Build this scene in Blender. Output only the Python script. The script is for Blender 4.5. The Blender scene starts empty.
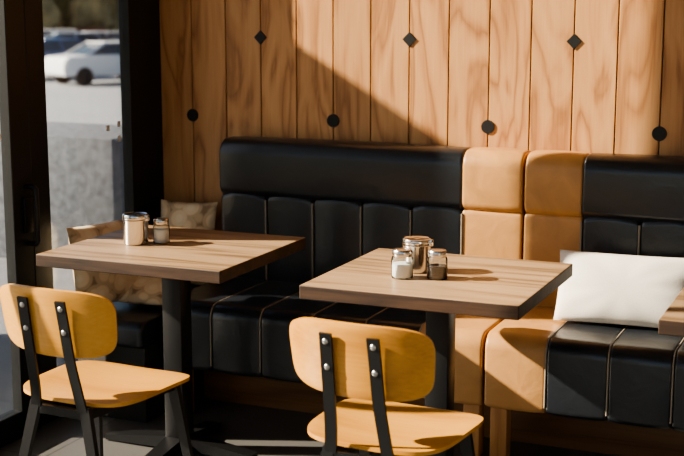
import bpy, bmesh, math, random
from mathutils import Vector, Matrix
random.seed(4)
S=bpy.context.scene
C=S.collection
pi=math.pi

# ---------------------------------------------------------------- materials
def newmat(name):
    m=bpy.data.materials.new(name); m.use_nodes=True
    nt=m.node_tree; b=nt.nodes['Principled BSDF']
    return m,nt,b
def N(nt,t,**kw):
    n=nt.nodes.new(t)
    for k,v in kw.items(): setattr(n,k,v)
    return n
def ramp(nt,stops):
    r=N(nt,'ShaderNodeValToRGB'); e=r.color_ramp.elements
    e[0].position=stops[0][0]; e[0].color=(*stops[0][1],1)
    e[1].position=stops[-1][0]; e[1].color=(*stops[-1][1],1)
    for p,c in stops[1:-1]:
        x=e.new(p); x.color=(*c,1)
    return r
def math_(nt,op,a,b=None,c=None):
    n=N(nt,'ShaderNodeMath',operation=op)
    for i,v in enumerate((a,b,c)):
        if v is None: continue
        if isinstance(v,(int,float)): n.inputs[i].default_value=v
        else: nt.links.new(v,n.inputs[i])
    return n.outputs[0]
def bump(nt,b,h,strength=.2,dist=.002):
    bp=N(nt,'ShaderNodeBump'); bp.inputs['Strength'].default_value=strength; bp.inputs['Distance'].default_value=dist
    nt.links.new(h,bp.inputs['Height']); nt.links.new(bp.outputs[0],b.inputs['Normal'])
def plain(name,col,rough=.5,metal=0,noise=0,nscale=30,bumps=0,spec=.5):
    m,nt,b=newmat(name)
    b.inputs['Roughness'].default_value=rough; b.inputs['Metallic'].default_value=metal
    b.inputs['Specular IOR Level'].default_value=spec
    tc=N(nt,'ShaderNodeTexCoord'); no=N(nt,'ShaderNodeTexNoise'); no.inputs['Scale'].default_value=nscale; no.inputs['Detail'].default_value=4
    nt.links.new(tc.outputs['Object'],no.inputs['Vector'])
    k=noise
    r=ramp(nt,[(.3,tuple(c*(1-k) for c in col)),(.7,tuple(min(1,c*(1+k)) for c in col))])
    nt.links.new(no.outputs['Fac'],r.inputs[0]); nt.links.new(r.outputs[0],b.inputs['Base Color'])
    if bumps: bump(nt,b,no.outputs['Fac'],bumps,.002)
    return m
def leather(name,col,rough,spec,wr=.5):
    m,nt,b=newmat(name); L=nt.links
    tc=N(nt,'ShaderNodeTexCoord')
    n1=N(nt,'ShaderNodeTexNoise'); n1.inputs['Scale'].default_value=220; n1.inputs['Detail'].default_value=3
    n2=N(nt,'ShaderNodeTexNoise'); n2.inputs['Scale'].default_value=9; n2.inputs['Detail'].default_value=3; n2.inputs['Distortion'].default_value=.8
    L.new(tc.outputs['Object'],n1.inputs[0]); L.new(tc.outputs['Object'],n2.inputs[0])
    r=ramp(nt,[(.3,tuple(c*.88 for c in col)),(.7,tuple(min(1,c*1.1) for c in col))]); L.new(n2.outputs['Fac'],r.inputs[0]); L.new(r.outputs[0],b.inputs['Base Color'])
    b.inputs['Roughness'].default_value=rough; b.inputs['Specular IOR Level'].default_value=spec
    b1=N(nt,'ShaderNodeBump'); b1.inputs['Strength'].default_value=wr; b1.inputs['Distance'].default_value=.010
    L.new(n2.outputs['Fac'],b1.inputs['Height'])
    b2=N(nt,'ShaderNodeBump'); b2.inputs['Strength'].default_value=.25; b2.inputs['Distance'].default_value=.001
    L.new(n1.outputs['Fac'],b2.inputs['Height']); L.new(b1.outputs[0],b2.inputs['Normal']); L.new(b2.outputs[0],b.inputs['Normal'])
    return m
def wood(name,cols,axis='X',board=None,rough=.45,scale=5,rings=22,stretch=.13,fiber=.35,vary=.3,dist=.4,line=.0):
    m,nt,b=newmat(name); L=nt.links
    tc=N(nt,'ShaderNodeTexCoord'); sp=N(nt,'ShaderNodeSeparateXYZ'); L.new(tc.outputs['Object'],sp.inputs[0])
    X,Y,Z=sp.outputs
    if axis=='X': a,p,q=X,Y,Z
    elif axis=='Y': a,p,q=Y,X,Z
    else: a,p,q=Z,X,Y
    if board:
        off,w=board
        bid=math_(nt,'FLOOR',math_(nt,'DIVIDE',math_(nt,'SUBTRACT',p,off),w))
        wn=N(nt,'ShaderNodeTexWhiteNoise',noise_dimensions='1D'); L.new(bid,wn.inputs['W']); rnd=wn.outputs['Value']
    else:
        oi=N(nt,'ShaderNodeObjectInfo'); rnd=oi.outputs['Random']
    cb=N(nt,'ShaderNodeCombineXYZ')
    L.new(math_(nt,'MULTIPLY_ADD',rnd,9.0,math_(nt,'MULTIPLY',a,stretch)),cb.inputs[0])
    L.new(p,cb.inputs[1]); L.new(math_(nt,'MULTIPLY_ADD',rnd,17.0,q),cb.inputs[2])
    no=N(nt,'ShaderNodeTexNoise'); no.inputs['Scale'].default_value=scale; no.inputs['Detail'].default_value=3.0; no.inputs['Distortion'].default_value=dist; no.inputs['Roughness'].default_value=.42
    L.new(cb.outputs[0],no.inputs['Vector'])
    s=math_(nt,'SINE',math_(nt,'MULTIPLY',no.outputs['Fac'],float(rings)*2))
    s=math_(nt,'MULTIPLY_ADD',s,.5,.5)
    s=math_(nt,'POWER',s,.5)
    cb2=N(nt,'ShaderNodeCombineXYZ')
    L.new(math_(nt,'MULTIPLY_ADD',rnd,5.0,math_(nt,'MULTIPLY',a,.03)),cb2.inputs[0]); L.new(p,cb2.inputs[1]); L.new(q,cb2.inputs[2])
    n2=N(nt,'ShaderNodeTexNoise'); n2.inputs['Scale'].default_value=140; n2.inputs['Detail'].default_value=3
    L.new(cb2.outputs[0],n2.inputs['Vector'])
    n3=N(nt,'ShaderNodeTexNoise'); n3.inputs['Scale'].default_value=scale*.7; n3.inputs['Detail'].default_value=3
    L.new(cb.outputs[0],n3.inputs['Vector'])
    f=math_(nt,'ADD',math_(nt,'MULTIPLY',s,(1-fiber)*.58),math_(nt,'MULTIPLY',n2.outputs['Fac'],fiber))
    f=math_(nt,'ADD',f,math_(nt,'MULTIPLY',n3.outputs['Fac'],(1-fiber)*.42))
    r=ramp(nt,[(.2,cols[0]),(.52,cols[1]),(.8,cols[2])]); L.new(f,r.inputs[0])
    hv=N(nt,'ShaderNodeHueSaturation'); L.new(r.outputs[0],hv.inputs['Color']); L.new(math_(nt,'MULTIPLY_ADD',rnd,vary,1-vary/2),hv.inputs['Value'])
    L.new(hv.outputs[0],b.inputs['Base Color']); b.inputs['Roughness'].default_value=rough
    bump(nt,b,f,.10,.001)
    return m
def glassmat(name,tint=(1,1,1),refl=.08,k=.8):
    m=bpy.data.materials.new(name); m.use_nodes=True; nt=m.node_tree; nt.nodes.clear()
    o=N(nt,'ShaderNodeOutputMaterial'); mx=N(nt,'ShaderNodeMixShader'); tr=N(nt,'ShaderNodeBsdfTransparent'); gl=N(nt,'ShaderNodeBsdfGlossy')
    tr.inputs[0].default_value=(*tint,1); gl.inputs['Roughness'].default_value=.02
    fr=N(nt,'ShaderNodeLayerWeight'); fr.inputs[0].default_value=.15
    nt.links.new(math_(nt,'MULTIPLY_ADD',fr.outputs['Fresnel'],k,refl*.3),mx.inputs[0])
    nt.links.new(tr.outputs[0],mx.inputs[1]); nt.links.new(gl.outputs[0],mx.inputs[2]); nt.links.new(mx.outputs[0],o.inputs[0])
    return m

BW=0.1627; BX=-2.748
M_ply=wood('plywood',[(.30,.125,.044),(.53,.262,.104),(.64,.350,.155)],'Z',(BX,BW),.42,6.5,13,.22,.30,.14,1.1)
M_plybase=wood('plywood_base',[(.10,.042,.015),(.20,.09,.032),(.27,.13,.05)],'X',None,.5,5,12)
M_leg=wood('bench_leg_wood',[(.35,.14,.04),(.5,.24,.08),(.6,.31,.12)],'Z',None,.5,8,12)
M_chair=wood('chair_ply',[(.52,.225,.040),(.70,.335,.065),(.78,.40,.09)],'X',None,.26,5,9,.12,.4,.1)
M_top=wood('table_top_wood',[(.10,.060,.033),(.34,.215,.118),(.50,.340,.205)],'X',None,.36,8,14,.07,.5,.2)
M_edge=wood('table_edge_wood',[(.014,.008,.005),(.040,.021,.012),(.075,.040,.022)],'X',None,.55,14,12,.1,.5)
M_leather=leather('black_leather',(.015,.018,.023),.29,.85,.3)
M_tan=leather('tan_leather',(.55,.285,.105),.36,.5,.3)
M_pipe=plain('seam_piping',(.32,.27,.21),.5)
M_metal=plain('black_powder_metal',(.012,.012,.013),.4,.2)
M_frame=plain('black_aluminium',(.008,.009,.010),.5,.1)
M_steel=plain('brushed_steel',(.74,.72,.70),.18,1)
M_lid=plain('jar_lid_metal',(.66,.64,.62),.25,1)
M_screw=plain('screw_metal',(.6,.58,.55),.3,1)
M_salt=plain('salt',(.85,.84,.82),.9)
M_pepper=plain('pepper',(.10,.07,.05),.9,0,.6,400)
M_glass=glassmat('window_glass',(.97,.98,.98),.08)
M_jar=glassmat('jar_glass',(.90,.93,.93),.35,.9)
M_black=plain('black_inlay',(.006,.006,.006),.5)
M_conc=plain('concrete',(.16,.17,.19),.9,0,.3,22,.8)
M_pave=plain('paving',(.18,.18,.19),.9,0,.12,3)
M_asph=plain('asphalt',(.30,.31,.33),.9,0,.06,.5)
M_leaf=plain('foliage',(.10,.15,.06),.9,0,.5,1.2)
M_leaf2=plain('foliage_autumn',(.24,.21,.11),.9,0,.5,1.2)
M_bark=plain('bark',(.10,.07,.05),.9,0,.3,5)
M_white=plain('painted_wall',(.45,.40,.34),.8)
M_dark=plain('dark_panel',(.03,.028,.025),.7)
M_ceil=plain('ceiling_paint',(.25,.22,.18),.9)
M_tire=plain('tyre',(.02,.02,.02),.8)
M_carglass=plain('car_glass',(.05,.07,.09),.1)
M_linen=plain('linen_fabric',(.80,.745,.67),.95,0,.04,250,.4)
M_stick=plain('frosted_sticker',(.7,.75,.8),.6)
M_floor,nt,b=newmat('floor_tiles')
tc=N(nt,'ShaderNodeTexCoord'); br=N(nt,'ShaderNodeTexBrick'); br.offset=0
br.inputs['Scale'].default_value=1; br.inputs['Brick Width'].default_value=.9; br.inputs['Row Height'].default_value=.9; br.inputs['Mortar Size'].default_value=.003
br.inputs['Color1'].default_value=(.12,.115,.11,1); br.inputs['Color2'].default_value=(.105,.10,.095,1); br.inputs['Mortar'].default_value=(.05,.05,.05,1)
nt.links.new(tc.outputs['Object'],br.inputs[0]); nt.links.new(br.outputs[0],b.inputs['Base Color']); b.inputs['Roughness'].default_value=.4
M_log,nt,b=newmat('log_print_fabric')
tc=N(nt,'ShaderNodeTexCoord'); vo=N(nt,'ShaderNodeTexVoronoi'); vo.inputs['Scale'].default_value=15
nt.links.new(tc.outputs['Object'],vo.inputs['Vector'])
sn=math_(nt,'MULTIPLY_ADD',math_(nt,'SINE',math_(nt,'MULTIPLY',vo.outputs['Distance'],24.0)),.05,vo.outputs['Distance'])
r=ramp(nt,[(.1,(.90,.76,.56)),(.55,(.80,.62,.40)),(.82,(.34,.22,.13))]); nt.links.new(sn,r.inputs[0]); nt.links.new(r.outputs[0],b.inputs['Base Color']); b.inputs['Roughness'].default_value=.95

# ---------------------------------------------------------------- helpers
def empty(name,loc=(0,0,0),rot=0):
    e=bpy.data.objects.new(name,None); e.empty_display_size=.1; e.location=loc; e.rotation_euler=(0,0,rot); C.objects.link(e); return e
def mobj(name,bm,mats,parent=None,smooth=True,angle=40):
    me=bpy.data.meshes.new(name); bmesh.ops.recalc_face_normals(bm,faces=bm.faces[:]); bm.to_mesh(me); bm.free()
    for m in (mats if isinstance(mats,(list,tuple)) else [mats]): me.materials.append(m)
    o=bpy.data.objects.new(name,me); C.objects.link(o)
    if parent: o.parent=parent
    if smooth:
        for p in me.polygons: p.use_smooth=True
        try: me.set_sharp_from_angle(angle=math.radians(angle))
        except Exception: pass
    return o
def addbox(bm,x0,x1,y0,y1,z0,z1,bev=0,mi=0,seg=2):
    r=bmesh.ops.create_cube(bm,size=1); vs=r['verts']
    for v in vs: v.co=Vector(((x0+x1)/2+v.co.x*(x1-x0),(y0+y1)/2+v.co.y*(y1-y0),(z0+z1)/2+v.co.z*(z1-z0)))
    fs=set(f for v in vs for f in v.link_faces)
    for f in fs: f.material_index=mi
    if bev:
        es=list(set(e for v in vs for e in v.link_edges))
        bmesh.ops.bevel(bm,geom=es,offset=bev,segments=seg,affect='EDGES',profile=.5)
def box(name,x0,x1,y0,y1,z0,z1,mat,parent=None,bev=0,seg=2):
    bm=bmesh.new(); addbox(bm,x0,x1,y0,y1,z0,z1,bev,0,seg); return mobj(name,bm,mat,parent,bev>0)
def beam(bm,p,q,w,d,w2=None,d2=None,side=Vector((1,0,0))):
    p=Vector(p);q=Vector(q); t=(q-p).normalized(); s=(side-side.dot(t)*t).normalized(); u=t.cross(s)
    w2=w2 or w; d2=d2 or d; vs=[]
    for c,ww,dd in ((p,w,d),(q,w2,d2)):
        for a,b in ((-1,-1),(1,-1),(1,1),(-1,1)): vs.append(bm.verts.new(c+s*a*ww/2+u*b*dd/2))
    bm.faces.new(vs[:4]); bm.faces.new(vs[4:][::-1])
    for i in range(4): bm.faces.new((vs[i],vs[(i+1)%4],vs[4+(i+1)%4],vs[4+i]))
def ribbon(bm,pts,w,th):
    pts=[Vector(p) for p in pts]; rings=[]
    for i,p in enumerate(pts):
        t=(pts[min(i+1,len(pts)-1)]-pts[max(i-1,0)]).normalized(); s=Vector((1,0,0)); s=(s-s.dot(t)*t).normalized(); u=t.cross(s)
        rings.append([bm.verts.new(p+s*a*w/2+u*b*th/2) for a,b in ((-1,-1),(1,-1),(1,1),(-1,1))])
    for a,b in zip(rings,rings[1:]):
        for i in range(4): bm.faces.new((a[i],a[(i+1)%4],b[(i+1)%4],b[i]))
    bm.faces.new(rings[0]); bm.faces.new(rings[-1][::-1])
def smoothpath(pts,n=6):
    pts=[Vector(p) for p in pts]; out=[]
    P=[pts[0]]+pts+[pts[-1]]
    for i in range(1,len(P)-2):
        for k in range(n):
            t=k/n; a,b,c,d=P[i-1],P[i],P[i+1],P[i+2]
            out.append(.5*((2*b)+(c-a)*t+(2*a-5*b+4*c-d)*t*t+(3*b-a-3*c+d)*t**3))
    out.append(pts[-1]); return out
def lathe(bm,prof,seg=32,c=(0,0,0),mi=0,cap=True):
    rings=[]
    for r,z in prof:
        rings.append([bm.verts.new((c[0]+r*math.cos(2*pi*i/seg),c[1]+r*math.sin(2*pi*i/seg),c[2]+z)) for i in range(seg)])
    for a,b in zip(rings,rings[1:]):
        for i in range(seg):
            f=bm.faces.new((a[i],a[(i+1)%seg],b[(i+1)%seg],b[i])); f.material_index=mi
    if cap:
        f=bm.faces.new(rings[0][::-1]); f.material_index=mi; f=bm.faces.new(rings[-1]); f.material_index=mi
def rrect(y0,y1,z0,z1,rad,n=6):
    cs=[(y0,z0,1,1,pi),(y1,z0,-1,1,1.5*pi),(y1,z1,-1,-1,0),(y0,z1,1,-1,.5*pi)]
    out=[]
    for (y,z,sy,sz,a0),r in zip(cs,rad):
        for k in range(n+1):
            a=a0+k/n*pi/2; out.append((y+sy*r+r*math.cos(a),z+sz*r+r*math.sin(a)))
    return out
def loft(name,x0,x1,prof,r,puff,mat,parent,shear=0,zref=.46,mids=8):
    bm=bmesh.new()
    cy=sum(p[0] for p in prof)/len(prof); cz=sum(p[1] for p in prof)/len(prof)
    xs=[]; K=5
    for k in range(K+1):
        a=k/K*pi/2; xs.append((x0+r*(1-math.cos(a)), r*(1-math.sin(a))))
    for k in range(1,mids):
        s=k/mids; xs.append((x0+r+(x1-x0-2*r)*s,-puff*math.sin(pi*s)**.6))
    for k in range(K,-1,-1):
        a=k/K*pi/2; xs.append((x1-r*(1-math.cos(a)), r*(1-math.sin(a))))
    rings=[]
    for x,ins in xs:
        ring=[]
        for y,z in prof:
            d=Vector((cy-y,cz-z)); L=d.length; d/=L
            yy=y+d.x*ins; zz=z+d.y*ins
            ring.append(bm.verts.new((x,yy+(zz-zref)*shear,zz)))
        rings.append(ring)
    n=len(prof)
    for a,b in zip(rings,rings[1:]):
        for i in range(n): bm.faces.new((a[i],a[(i+1)%n],b[(i+1)%n],b[i]))
    bm.faces.new(rings[0]); bm.faces.new(rings[-1][::-1])
    return mobj(name,bm,mat,parent,True,50)
def tube(name,pts,r,mat,parent):
    cu=bpy.data.curves.new(name,'CURVE'); cu.dimensions='3D'; cu.bevel_depth=r; cu.bevel_resolution=2
    sp=cu.splines.new('POLY'); sp.points.add(len(pts)-1)
    for a,p in zip(sp.points,pts): a.co=(*p,1)
    cu.materials.append(mat); o=bpy.data.objects.new(name,cu); C.objects.link(o)
    if parent: o.parent=parent
    return o
def panel(name,fn,th,mat,parent,n=5,nu=28,nv=20):
    bm=bmesh.new(); A=[];B=[]
    for i in range(nu+1):
        ra=[];rb=[]
        for j in range(nv+1):
            u=2*i/nu-1; v=2*j/nv-1
            m=max(abs(u),abs(v)); q=(abs(u)**n+abs(v)**n)**(1/n)
            if q>1e-6: u2,v2=u*m/q,v*m/q
            else: u2=v2=0
            p,nn=fn(u2,v2); e=th/2*(1 if m<.97 else .75)
            ra.append(bm.verts.new(p+nn*e)); rb.append(bm.verts.new(p-nn*e))
        A.append(ra);B.append(rb)
    for i in range(nu):
        for j in range(nv):
            bm.faces.new((A[i][j],A[i+1][j],A[i+1][j+1],A[i][j+1])); bm.faces.new((B[i][j],B[i][j+1],B[i+1][j+1],B[i+1][j]))
    for i in range(nu):
        bm.faces.new((A[i][0],B[i][0],B[i+1][0],A[i+1][0])); bm.faces.new((A[i][nv],A[i+1][nv],B[i+1][nv],B[i][nv]))
    for j in range(nv):
        bm.faces.new((A[0][j],A[0][j+1],B[0][j+1],B[0][j])); bm.faces.new((A[nu][j],B[nu][j],B[nu][j+1],A[nu][j+1]))
    return mobj(name,bm,mat,parent,True,50)
def pillow(name,w,h,t,mat,loc,rot,wr=1,pinch=.05):
    bm=bmesh.new(); nu,nv=44,30; A=[];B=[]
    for i in range(nu+1):
        ra=[];rb=[]
        for j in range(nv+1):
            u=2*i/nu-1; v=2*j/nv-1
            k=(1-abs(u)**2.6)*(1-abs(v)**2.6)
            th=t/2*max(0,k)**.55
            x=w/2*u*(1-pinch*(1-v*v)*abs(u)); z=h/2*v*(1-pinch*(1-u*u)*abs(v))
            rad=math.atan2(v,u); cr=max(0,(u*u+v*v)/2)
            wk=wr*.0025*math.sin(5*u+3*v+1)*k+wr*.004*math.sin(10*rad)*cr*k**.3
            if i in(0,nu) or j in (0,nv):
                vv=bm.verts.new((x,0,z)); ra.append(vv); rb.append(vv)
            else:
                ra.append(bm.verts.new((x,-th+wk,z))); rb.append(bm.verts.new((x,th+wk,z)))
        A.append(ra);B.append(rb)
    for i in range(nu):
        for j in range(nv):
            bm.faces.new((A[i][j],A[i+1][j],A[i+1][j+1],A[i][j+1]))
            bm.faces.new((B[i][j],B[i][j+1],B[i+1][j+1],B[i+1][j]))
    o=mobj(name,bm,mat,None,True,80); o.location=loc; o.rotation_euler=rot; return o

# ---------------------------------------------------------------- room
XL=-2.90; YW=4.78; XR=3.2; YF=-1.6; ZC=3.35
box('floor',XL-.06,XR,YF,YW+.1,-.12,0,M_floor)
box('ceiling',XL-.1,XR,YF,YW+.1,ZC,ZC+.1,M_ceil)
bm=bmesh.new()
addbox(bm,XL-.1,XR,YW+.016,YW+.12,0,ZC,0,1)
x=BX-BW
while x<XR:
    a=max(x+.0024,XL); b_=min(x+BW-.0024,XR)
    addbox(bm,a,b_,YW,YW+.018,0,ZC,.0015,0,1); x+=BW
mobj('wall_back',bm,[M_ply,M_black],None,False)
box('wall_right',XR,XR+.1,YF,YW+.12,0,ZC,M_white)
bm=bmesh.new()
for i in range(0,8):
    cx=BX+BW*4*i
    if cx<XR-.1:
        bmesh.ops.create_cone(bm,segments=40,radius1=.027,radius2=.026,depth=.006,cap_ends=True,matrix=Matrix.Translation((cx,YW-.002,1.118))@Matrix.Rotation(pi/2,4,'X'))
    cx=BX+BW*(4*i+2)
    if cx<XR-.1:
        bmesh.ops.create_cone(bm,segments=4,radius1=.029,radius2=.028,depth=.006,cap_ends=True,matrix=Matrix.Translation((cx,YW-.002,1.448))@Matrix.Rotation(pi/2,4,'X'))
mobj('wall_inlay_dots',bm,M_black,None,False)

# ------------- left glazing
g=empty('door_1')
def frm(n,y0,y1,z0,z1,dx0=-.05,dx1=.0):
    return box(n,XL+dx0,XL+dx1,y0,y1,z0,z1,M_frame,g,.003,1)
frm('corner_frame',4.54,YW,0,ZC,-.05,0)
frm('stile_fixed',3.87,3.98,0,ZC,-.055,-.01)
frm('stile_leaf',3.745,3.855,0,ZC,-.045,.0)
frm('stile_gap',3.855,3.87,0,ZC,-.05,-.03)
frm('bottom_rail_1',3.98,4.54,0,.10); frm('top_rail_1',3.98,4.54,3.27,ZC)
frm('bottom_rail_2',2.70,3.745,0,.10); frm('top_rail_2',2.70,3.745,3.27,ZC)
box('glass_1',XL-.03,XL-.024,3.98,4.54,.10,3.27,M_glass,g)
box('glass_2',XL-.03,XL-.024,2.70,3.745,.10,3.27,M_glass,g)
for i,(yy,zz) in enumerate([(4.40,1.09),(4.48,1.10),(4.48,1.04),(3.71,1.12)]):
    box('sticker_%d'%i,XL-.0235,XL-.0230,yy-.012,yy+.012,zz-.012,zz+.012,M_stick,g)
hx=XL+.045
tube('pull_handle',[(XL,3.82,.72),(hx-.01,3.82,.72),(hx,3.82,.73),(hx,3.82,.92),(hx-.01,3.82,.93),(XL,3.82,.93)],.010,M_metal,g)
box('lock_plate',XL,XL+.012,3.795,3.842,.76,.89,M_metal,g,.003)
w=empty('window_1')
for i,(a,b_) in enumerate([(1.62,2.70),(.54,1.62),(-.54,.54),(-1.6,-.54)]):
    box('mullion_%d'%i,XL-.05,XL,b_-.05,b_,0,ZC,M_frame,w,.003,1)
    box('rail_%d'%i,XL-.05,XL,a,b_-.05,0,.10,M_frame,w,.003,1)
    box('head_%d'%i,XL-.05,XL,a,b_-.05,3.27,ZC,M_frame,w,.003,1)
    box('pane_%d'%i,XL-.03,XL-.024,a,b_-.05,.10,3.27,M_glass,w)

# ---------------------------------------------------------------- banquettes
def banquette(x0,x1,tan,seamsN):
    e=empty('banquette_bench',((x0+x1)/2,4.4,0)); ox,oy=(x0+x1)/2,4.4
    def L(n,a,b_,prof,r,puff,mat,shear=0,zref=.46):
        return loft(n,a-ox,b_-ox,[(y-oy,z) for y,z in prof],r,puff,mat,e,shear,zref)
    if tan=='R': tx0,tx1=x1-.233,x1; bx0,bx1=x0,x1-.233
    else: tx0,tx1=x0,x0+.215; bx0,bx1=x0+.215,x1
    bol=rrect(4.615,4.765,.812,1.042,[.035,.01,.035,.062])
    low=rrect(4.625,4.745,.44,.825,[.02,.01,.01,.03])
    seat=rrect(4.15,4.66,.205,.468,[.022,.01,.01,.055],8)
    L('bolster_black',bx0,bx1,bol,.012,.004,M_leather); L('bolster_tan',tx0,tx1,bol,.012,.004,M_tan)
    L('back_tan',tx0,tx1,low,.010,.004,M_tan); L('seat_tan',tx0,tx1,seat,.010,.004,M_tan)
    wd=(bx1-bx0)/seamsN
    for i in range(seamsN):
        a=bx0+wd*i
        L('back_channel_%d'%i,a,a+wd,low,.022,.012,M_leather)
        L('seat_channel_%d'%i,a,a+wd,seat,.014,.005,M_leather)
    seams=[bx0+wd*i for i in range(1,seamsN)]+[tx0 if tan=='R' else tx1]
    for i,s in enumerate(seams):
        tube('back_piping_%d'%i,[(s-ox,4.624-oy,.47),(s-ox,4.623-oy,.80)],.0036,M_pipe,e)
        pts=[(s-ox,4.62-oy,.464),(s-ox,4.215-oy,.466)]
        for k in range(1,7):
            a=pi/2+k/6*pi/2; pts.append((s-ox,4.208+.056*math.cos(a)-oy,.413+.055*math.sin(a)))
        pts.append((s-ox,4.150-oy,.23))
        tube('seat_piping_%d'%i,pts,.0030,M_pipe,e)
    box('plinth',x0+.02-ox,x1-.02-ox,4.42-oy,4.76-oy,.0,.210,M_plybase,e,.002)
    for n,xx in (('leg_1',x0+.01),('leg_2',x1-.08)):
        box(n,xx-ox,xx+.06-ox,4.20-oy,4.26-oy,0,.210,M_leg,e,.003)
    return e
banquette(-2.537,-1.262,'R',5)
banquette(-1.252,.02,'L',5)
banquette(.03,1.30,'R',5)
e=empty('corner_bench',(-2.72,4.40,0))
loft('seat_pad',-.155,.165,[(y-4.4,z) for y,z in rrect(4.02,4.765,.30,.402,[.02,.01,.01,.035],8)],.02,.004,M_leather,e)
box('base_box',-.15,.155,-.34,.36,0,.302,M_dark,e,.003)

# ---------------------------------------------------------------- tables
def table(cx,cy,w=.70,d=.65):
    e=empty('cafe_table',(cx,cy,0))
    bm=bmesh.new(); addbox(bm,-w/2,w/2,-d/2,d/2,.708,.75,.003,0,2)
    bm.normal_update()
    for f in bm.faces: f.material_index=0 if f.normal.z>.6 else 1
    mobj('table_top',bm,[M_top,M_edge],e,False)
    box('column',-.038,.038,-.038,.038,.03,.70,M_metal,e,.004)
    bm=bmesh.new()
    for a in (0,pi/2):
        c,s=math.cos(a+pi/4),math.sin(a+pi/4)
        beam(bm,(-.2*c,-.2*s,.700),(.2*c,.2*s,.700),.05,.010,side=Vector((-s,c,0)))
    mobj('spider_plate',bm,M_metal,e,False)
    bm=bmesh.new()
    for a in (0,pi/2,pi,1.5*pi):
        c,s=math.cos(a),math.sin(a)
        beam(bm,(0,0,.035),(.30*c,.26*s,.014),.07,.05,.055,.02,side=Vector((-s,c,0)))
    mobj('cross_base',bm,M_metal,e,False)
    return e
table(-2.300,3.86,.71); table(-1.285,3.775,.685); table(-.205,3.775,.70)

# ---------------------------------------------------------------- chairs
def chair(cx,cy,rot):
    e=empty('dining_chair',(cx,cy,0),rot)
    def seatfn(u,v):
        x=.212*u*(1+.04*v); y=.205*v
        z=.452-.012*(1-u*u)*(1-v*v)+.006*u*u-.012*max(0,v)**3
        return Vector((x,y,z)),Vector((0,0,1))
    panel('seat',seatfn,.015,M_chair,e,4.2)
    R=.42
    def backfn(u,v):
        x=.210*u*(1+.035*v); a=x/R
        z=.700+.101*v*(1-.06*u*u)
        y=-.262-.16*(z-.708)+R*(1-math.cos(a))
        return Vector((R*math.sin(a),y,z)),Vector((math.sin(-a),math.cos(a),.16)).normalized()
    panel('backrest',backfn,.015,M_chair,e,4.6)
    for s in (-1,1):
        bm=bmesh.new()
        pts=smoothpath([(s*.066,-.288,.772),(s*.068,-.275,.70),(s*.070,-.258,.60),(s*.076,-.236,.50),(s*.085,-.222,.42)],5)
        ribbon(bm,pts,.034,.007)
        mobj('back_strap_%d'%(1 if s<0 else 2),bm,M_metal,e,False)
        bm=bmesh.new()
        for z in (.750,.680):
            yy=-.262-.16*(z-.708)-.019
            r=bmesh.ops.create_uvsphere(bm,u_segments=14,v_segments=8,radius=.0085)
            for v in r['verts']: v.co=Vector((s*.067+v.co.x,yy+v.co.y*.5,z+v.co.z))
        mobj('screws_%d'%(1 if s<0 else 2),bm,M_screw,e)
        bm=bmesh.new()
        beam(bm,(s*.088,-.218,.445),(s*.190,-.262,0),.034,.018,.026,.016)
        mobj('rear_leg_%d'%(1 if s<0 else 2),bm,M_metal,e,False)
        bm=bmesh.new()
        beam(bm,(s*.150,.14,.425),(s*.195,.205,0),.036,.018,.026,.016)
        mobj('front_leg_%d'%(1 if s<0 else 2),bm,M_metal,e,False)
        bm=bmesh.new()
        beam(bm,(s*.088,-.222,.425),(s*.152,.15,.425),.018,.026)
        mobj('side_rail_%d'%(1 if s<0 else 2),bm,M_metal,e,False)
    bm=bmesh.new()
    beam(bm,(-.10,-.218,.425),(.10,-.218,.425),.018,.026,side=Vector((0,1,0)))
    beam(bm,(-.155,.145,.425),(.155,.145,.425),.018,.026,side=Vector((0,1,0)))
    mobj('cross_rails',bm,M_metal,e,False)
    return e
chair(-2.158,3.195,math.radians(-3)); chair(-1.208,3.17,math.radians(-3))

# ---------------------------------------------------------------- condiments
TZ=.7502
def canister(x,y):
    e=empty('sugar_canister',(x,y,TZ))
    bm=bmesh.new()
    lathe(bm,[(.040,0),(.043,.002),(.044,.006),(.044,.082),(.0455,.085),(.0455,.088),(.043,.089)],40)
    mobj('body',bm,M_steel,e)
    bm=bmesh.new()
    lathe(bm,[(.045,.090),(.0462,.092),(.0462,.102),(.0445,.106),(.040,.1075),(.038,.106),(.010,.106),(.002,.107)],40)
    mobj('lid',bm,M_steel,e)
    bm=bmesh.new(); addbox(bm,.040,.054,-.010,.010,.084,.106,.003)
    mobj('hinge',bm,M_steel,e)
def shaker(name,x,y,r,h,fillm,fh):
    e=empty(name,(x,y,TZ))
    bm=bmesh.new()
    lathe(bm,[(r*.92,0),(r,.004),(r,h*.66),(r*.95,h*.72),(r*.84,h*.78)],32)
    mobj('glass_body',bm,M_jar,e)
    bm=bmesh.new(); lathe(bm,[(r*.85,.005),(r*.92,.008),(r*.92,h*fh),(r*.8,h*fh+.001)],32); mobj('contents',bm,fillm,e)
    bm=bmesh.new(); lathe(bm,[(r*.88,h*.76),(r*.92,h*.78),(r*.92,h*.94),(r*.84,h*.98),(r*.3,h)],32); mobj('lid',bm,M_lid,e)
canister(-2.445,3.835); shaker('salt_shaker',-2.368,3.880,.029,.090,M_salt,.55)
canister(-1.372,3.785); shaker('salt_shaker',-1.378,3.672,.034,.092,M_salt,.5); shaker('pepper_shaker',-1.275,3.705,.032,.092,M_pepper,.45)

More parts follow.
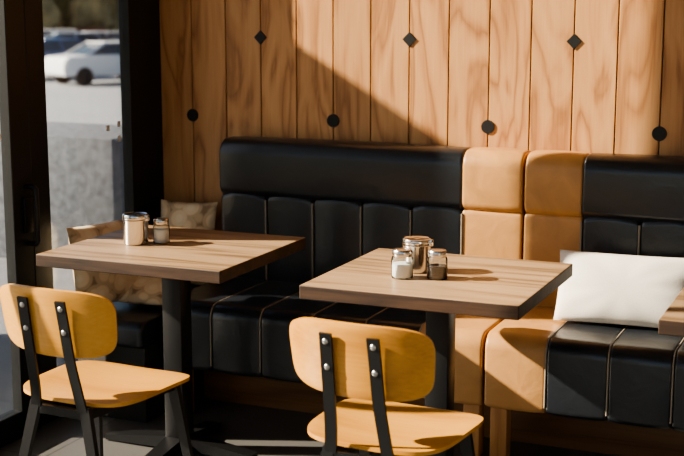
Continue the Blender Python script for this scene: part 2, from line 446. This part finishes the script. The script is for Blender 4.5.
# ---------------------------------------------------------------- pillows
pillow('throw_pillow',.48,.255,.11,M_linen,(-.838,4.455,.598),(math.radians(-20),0,math.radians(3)),1.0,.03)
pillow('log_print_pillow',.40,.33,.11,M_log,(-2.80,4.20,.585),(math.radians(-8),0,math.radians(78)),.5)
pillow('log_print_pillow',.26,.36,.10,M_log,(-2.715,4.65,.59),(math.radians(-10),0,math.radians(6)),.5)
pillow('log_print_pillow',.27,.34,.09,M_log,(-2.705,4.36,.490),(math.radians(-70),0,math.radians(4)),.5)

# ---------------------------------------------------------------- outside
box('terrace_paving',-9,XL-.06,-4,8.2,-.2,-.03,M_pave)
box('parking_lot_ground',-140,60,8.3,160,-1.5,-1.4,M_asph)
box('concrete_planter',-6.2,-4.36,6.6,7.4,-.0295,.77,M_conc,None,.01)
box('shadow_blocker',-4.75,-4.40,3.53,4.75,-.0295,2.68,M_conc,None,.01)  # added block, out of view, sized to cast the diagonal shadow on wall_back
def tree(x,y,z,h,r,mat):
    e=empty('tree',(x,y,z))
    bm=bmesh.new(); lathe(bm,[(.25,0),(.18,h*.5),(.08,h*.8)],10); mobj('trunk',bm,M_bark,e)
    bm=bmesh.new()
    for i in range(26):
        a=random.uniform(0,2*pi); rr=random.uniform(0,r); c=Vector((rr*math.cos(a),rr*math.sin(a),h*random.uniform(.2,1.0)))
        q=bmesh.ops.create_icosphere(bm,subdivisions=2,radius=random.uniform(.25,.5)*r,matrix=Matrix.Translation(c))
        for v in q['verts']: v.co+=Vector((random.uniform(-1,1),random.uniform(-1,1),random.uniform(-1,1)))*.09*r
    mobj('crown',bm,mat,e,False)
def outp(px,t):
    a=(px-342)/1290; return (t*(-.3955*.985+.9184*a),t*(.9184*.985+.3955*a))
for px,t,h,r,m in [(30,74,7,3.2,M_leaf),(62,78,7,3,M_leaf2),(90,80,8,3.5,M_leaf),(118,74,7,3,M_leaf2),(5,72,6,3,M_leaf2),(140,78,8,3.5,M_leaf),(75,92,9,4,M_leaf),(105,94,10,4,M_leaf)]:
    x,y=outp(px,t); tree(x,y,-1.4,h,r,m)
def car(x,y,rot,col,nm):
    e=empty('car',(x,y,-1.4),rot); m=plain('car_paint_'+nm,col,.3)
    bm=bmesh.new()
    side=[(-2.05,.35),(-2.1,.75),(-1.95,1.0),(-1.0,1.08),(1.55,1.05),(2.05,.9),(2.12,.5),(2.05,.32)]
    a=[bm.verts.new((px_,-.87,pz)) for px_,pz in side]; b_=[bm.verts.new((px_,.87,pz)) for px_,pz in side]
    n=len(side); bm.faces.new(a); bm.faces.new(b_[::-1])
    for i in range(n): bm.faces.new((a[i],a[(i+1)%n],b_[(i+1)%n],b_[i]))
    bmesh.ops.bevel(bm,geom=bm.edges[:],offset=.06,segments=2,affect='EDGES')
    mobj('body',bm,m,e)
    bm=bmesh.new()
    lo=[(-1.15,-.8),(1.75,-.8),(1.75,.8),(-1.15,.8)]; hi=[(-.35,-.62),(1.35,-.62),(1.35,.62),(-.35,.62)]
    A=[bm.verts.new((p[0],p[1],1.05)) for p in lo]; B=[bm.verts.new((p[0],p[1],1.46)) for p in hi]
    bm.faces.new(A[::-1]); bm.faces.new(B)
    for i in range(4): bm.faces.new((A[i],A[(i+1)%4],B[(i+1)%4],B[i]))
    mobj('greenhouse',bm,M_carglass,e)
    bm=bmesh.new()
    addbox(bm,-.4,1.4,-.64,.64,1.45,1.51,.02)
    for yy in (-1,1):
        for (xa,xb) in ((-1.15,-.35),(1.75,1.35),(.4,.4)):
            beam(bm,(xa,yy*.81,1.05),(xb,yy*.63,1.47),.08,.03)
    mobj('roof_and_pillars',bm,m,e,False)
    bm=bmesh.new()
    for xx in (-1.3,1.3):
        for yy in (-.8,.8):
            bmesh.ops.create_cone(bm,segments=24,radius1=.33,radius2=.33,depth=.2,cap_ends=True,matrix=Matrix.Translation((xx,yy,.33))@Matrix.Rotation(pi/2,4,'X'))
    mobj('wheels',bm,M_tire,e)
for px,t,r,c,n in [(110,48,1.1,(.70,.71,.73),'white'),(48,51,1.4,(.05,.10,.22),'blue'),(70,61,.9,(.30,.34,.40),'grey'),(100,63,.9,(.6,.6,.6),'silver'),(128,60,.4,(.05,.05,.06),'black'),(84,69,.6,(.3,.05,.04),'red'),(56,68,.6,(.6,.6,.62),'pearl')]:
    x,y=outp(px,t); car(x,y,r,c,n)

# ---------------------------------------------------------------- light
sd=bpy.data.lights.new('sun','SUN'); sd.energy=17.5; sd.angle=math.radians(.8); sd.color=(1,.87,.69)
so=bpy.data.objects.new('sun',sd); C.objects.link(so)
so.rotation_euler=Vector((1,.38,-.585)).to_track_quat('-Z','Y').to_euler()
W=bpy.data.worlds.new('World'); S.world=W; W.use_nodes=True; nt=W.node_tree
sky=nt.nodes.new('ShaderNodeTexSky'); sky.sky_type='NISHITA'; sky.sun_disc=False; sky.sun_elevation=math.radians(29); sky.sun_rotation=math.radians(250)
nt.links.new(sky.outputs[0],nt.nodes['Background'].inputs[0]); nt.nodes['Background'].inputs[1].default_value=.145
try: S.view_settings.look='AgX - Medium High Contrast'
except Exception as ex: print(ex)

# ---------------------------------------------------------------- camera
cd=bpy.data.cameras.new('camera'); cd.sensor_width=36; cd.lens=67.9; co=bpy.data.objects.new('camera',cd); C.objects.link(co)
co.location=(0,0,1.6); co.rotation_euler=(math.radians(90-10.03),0,math.radians(23.3))
cd.dof.use_dof=True; cd.dof.focus_distance=4.15; cd.dof.aperture_fstop=3.6
S.camera=co
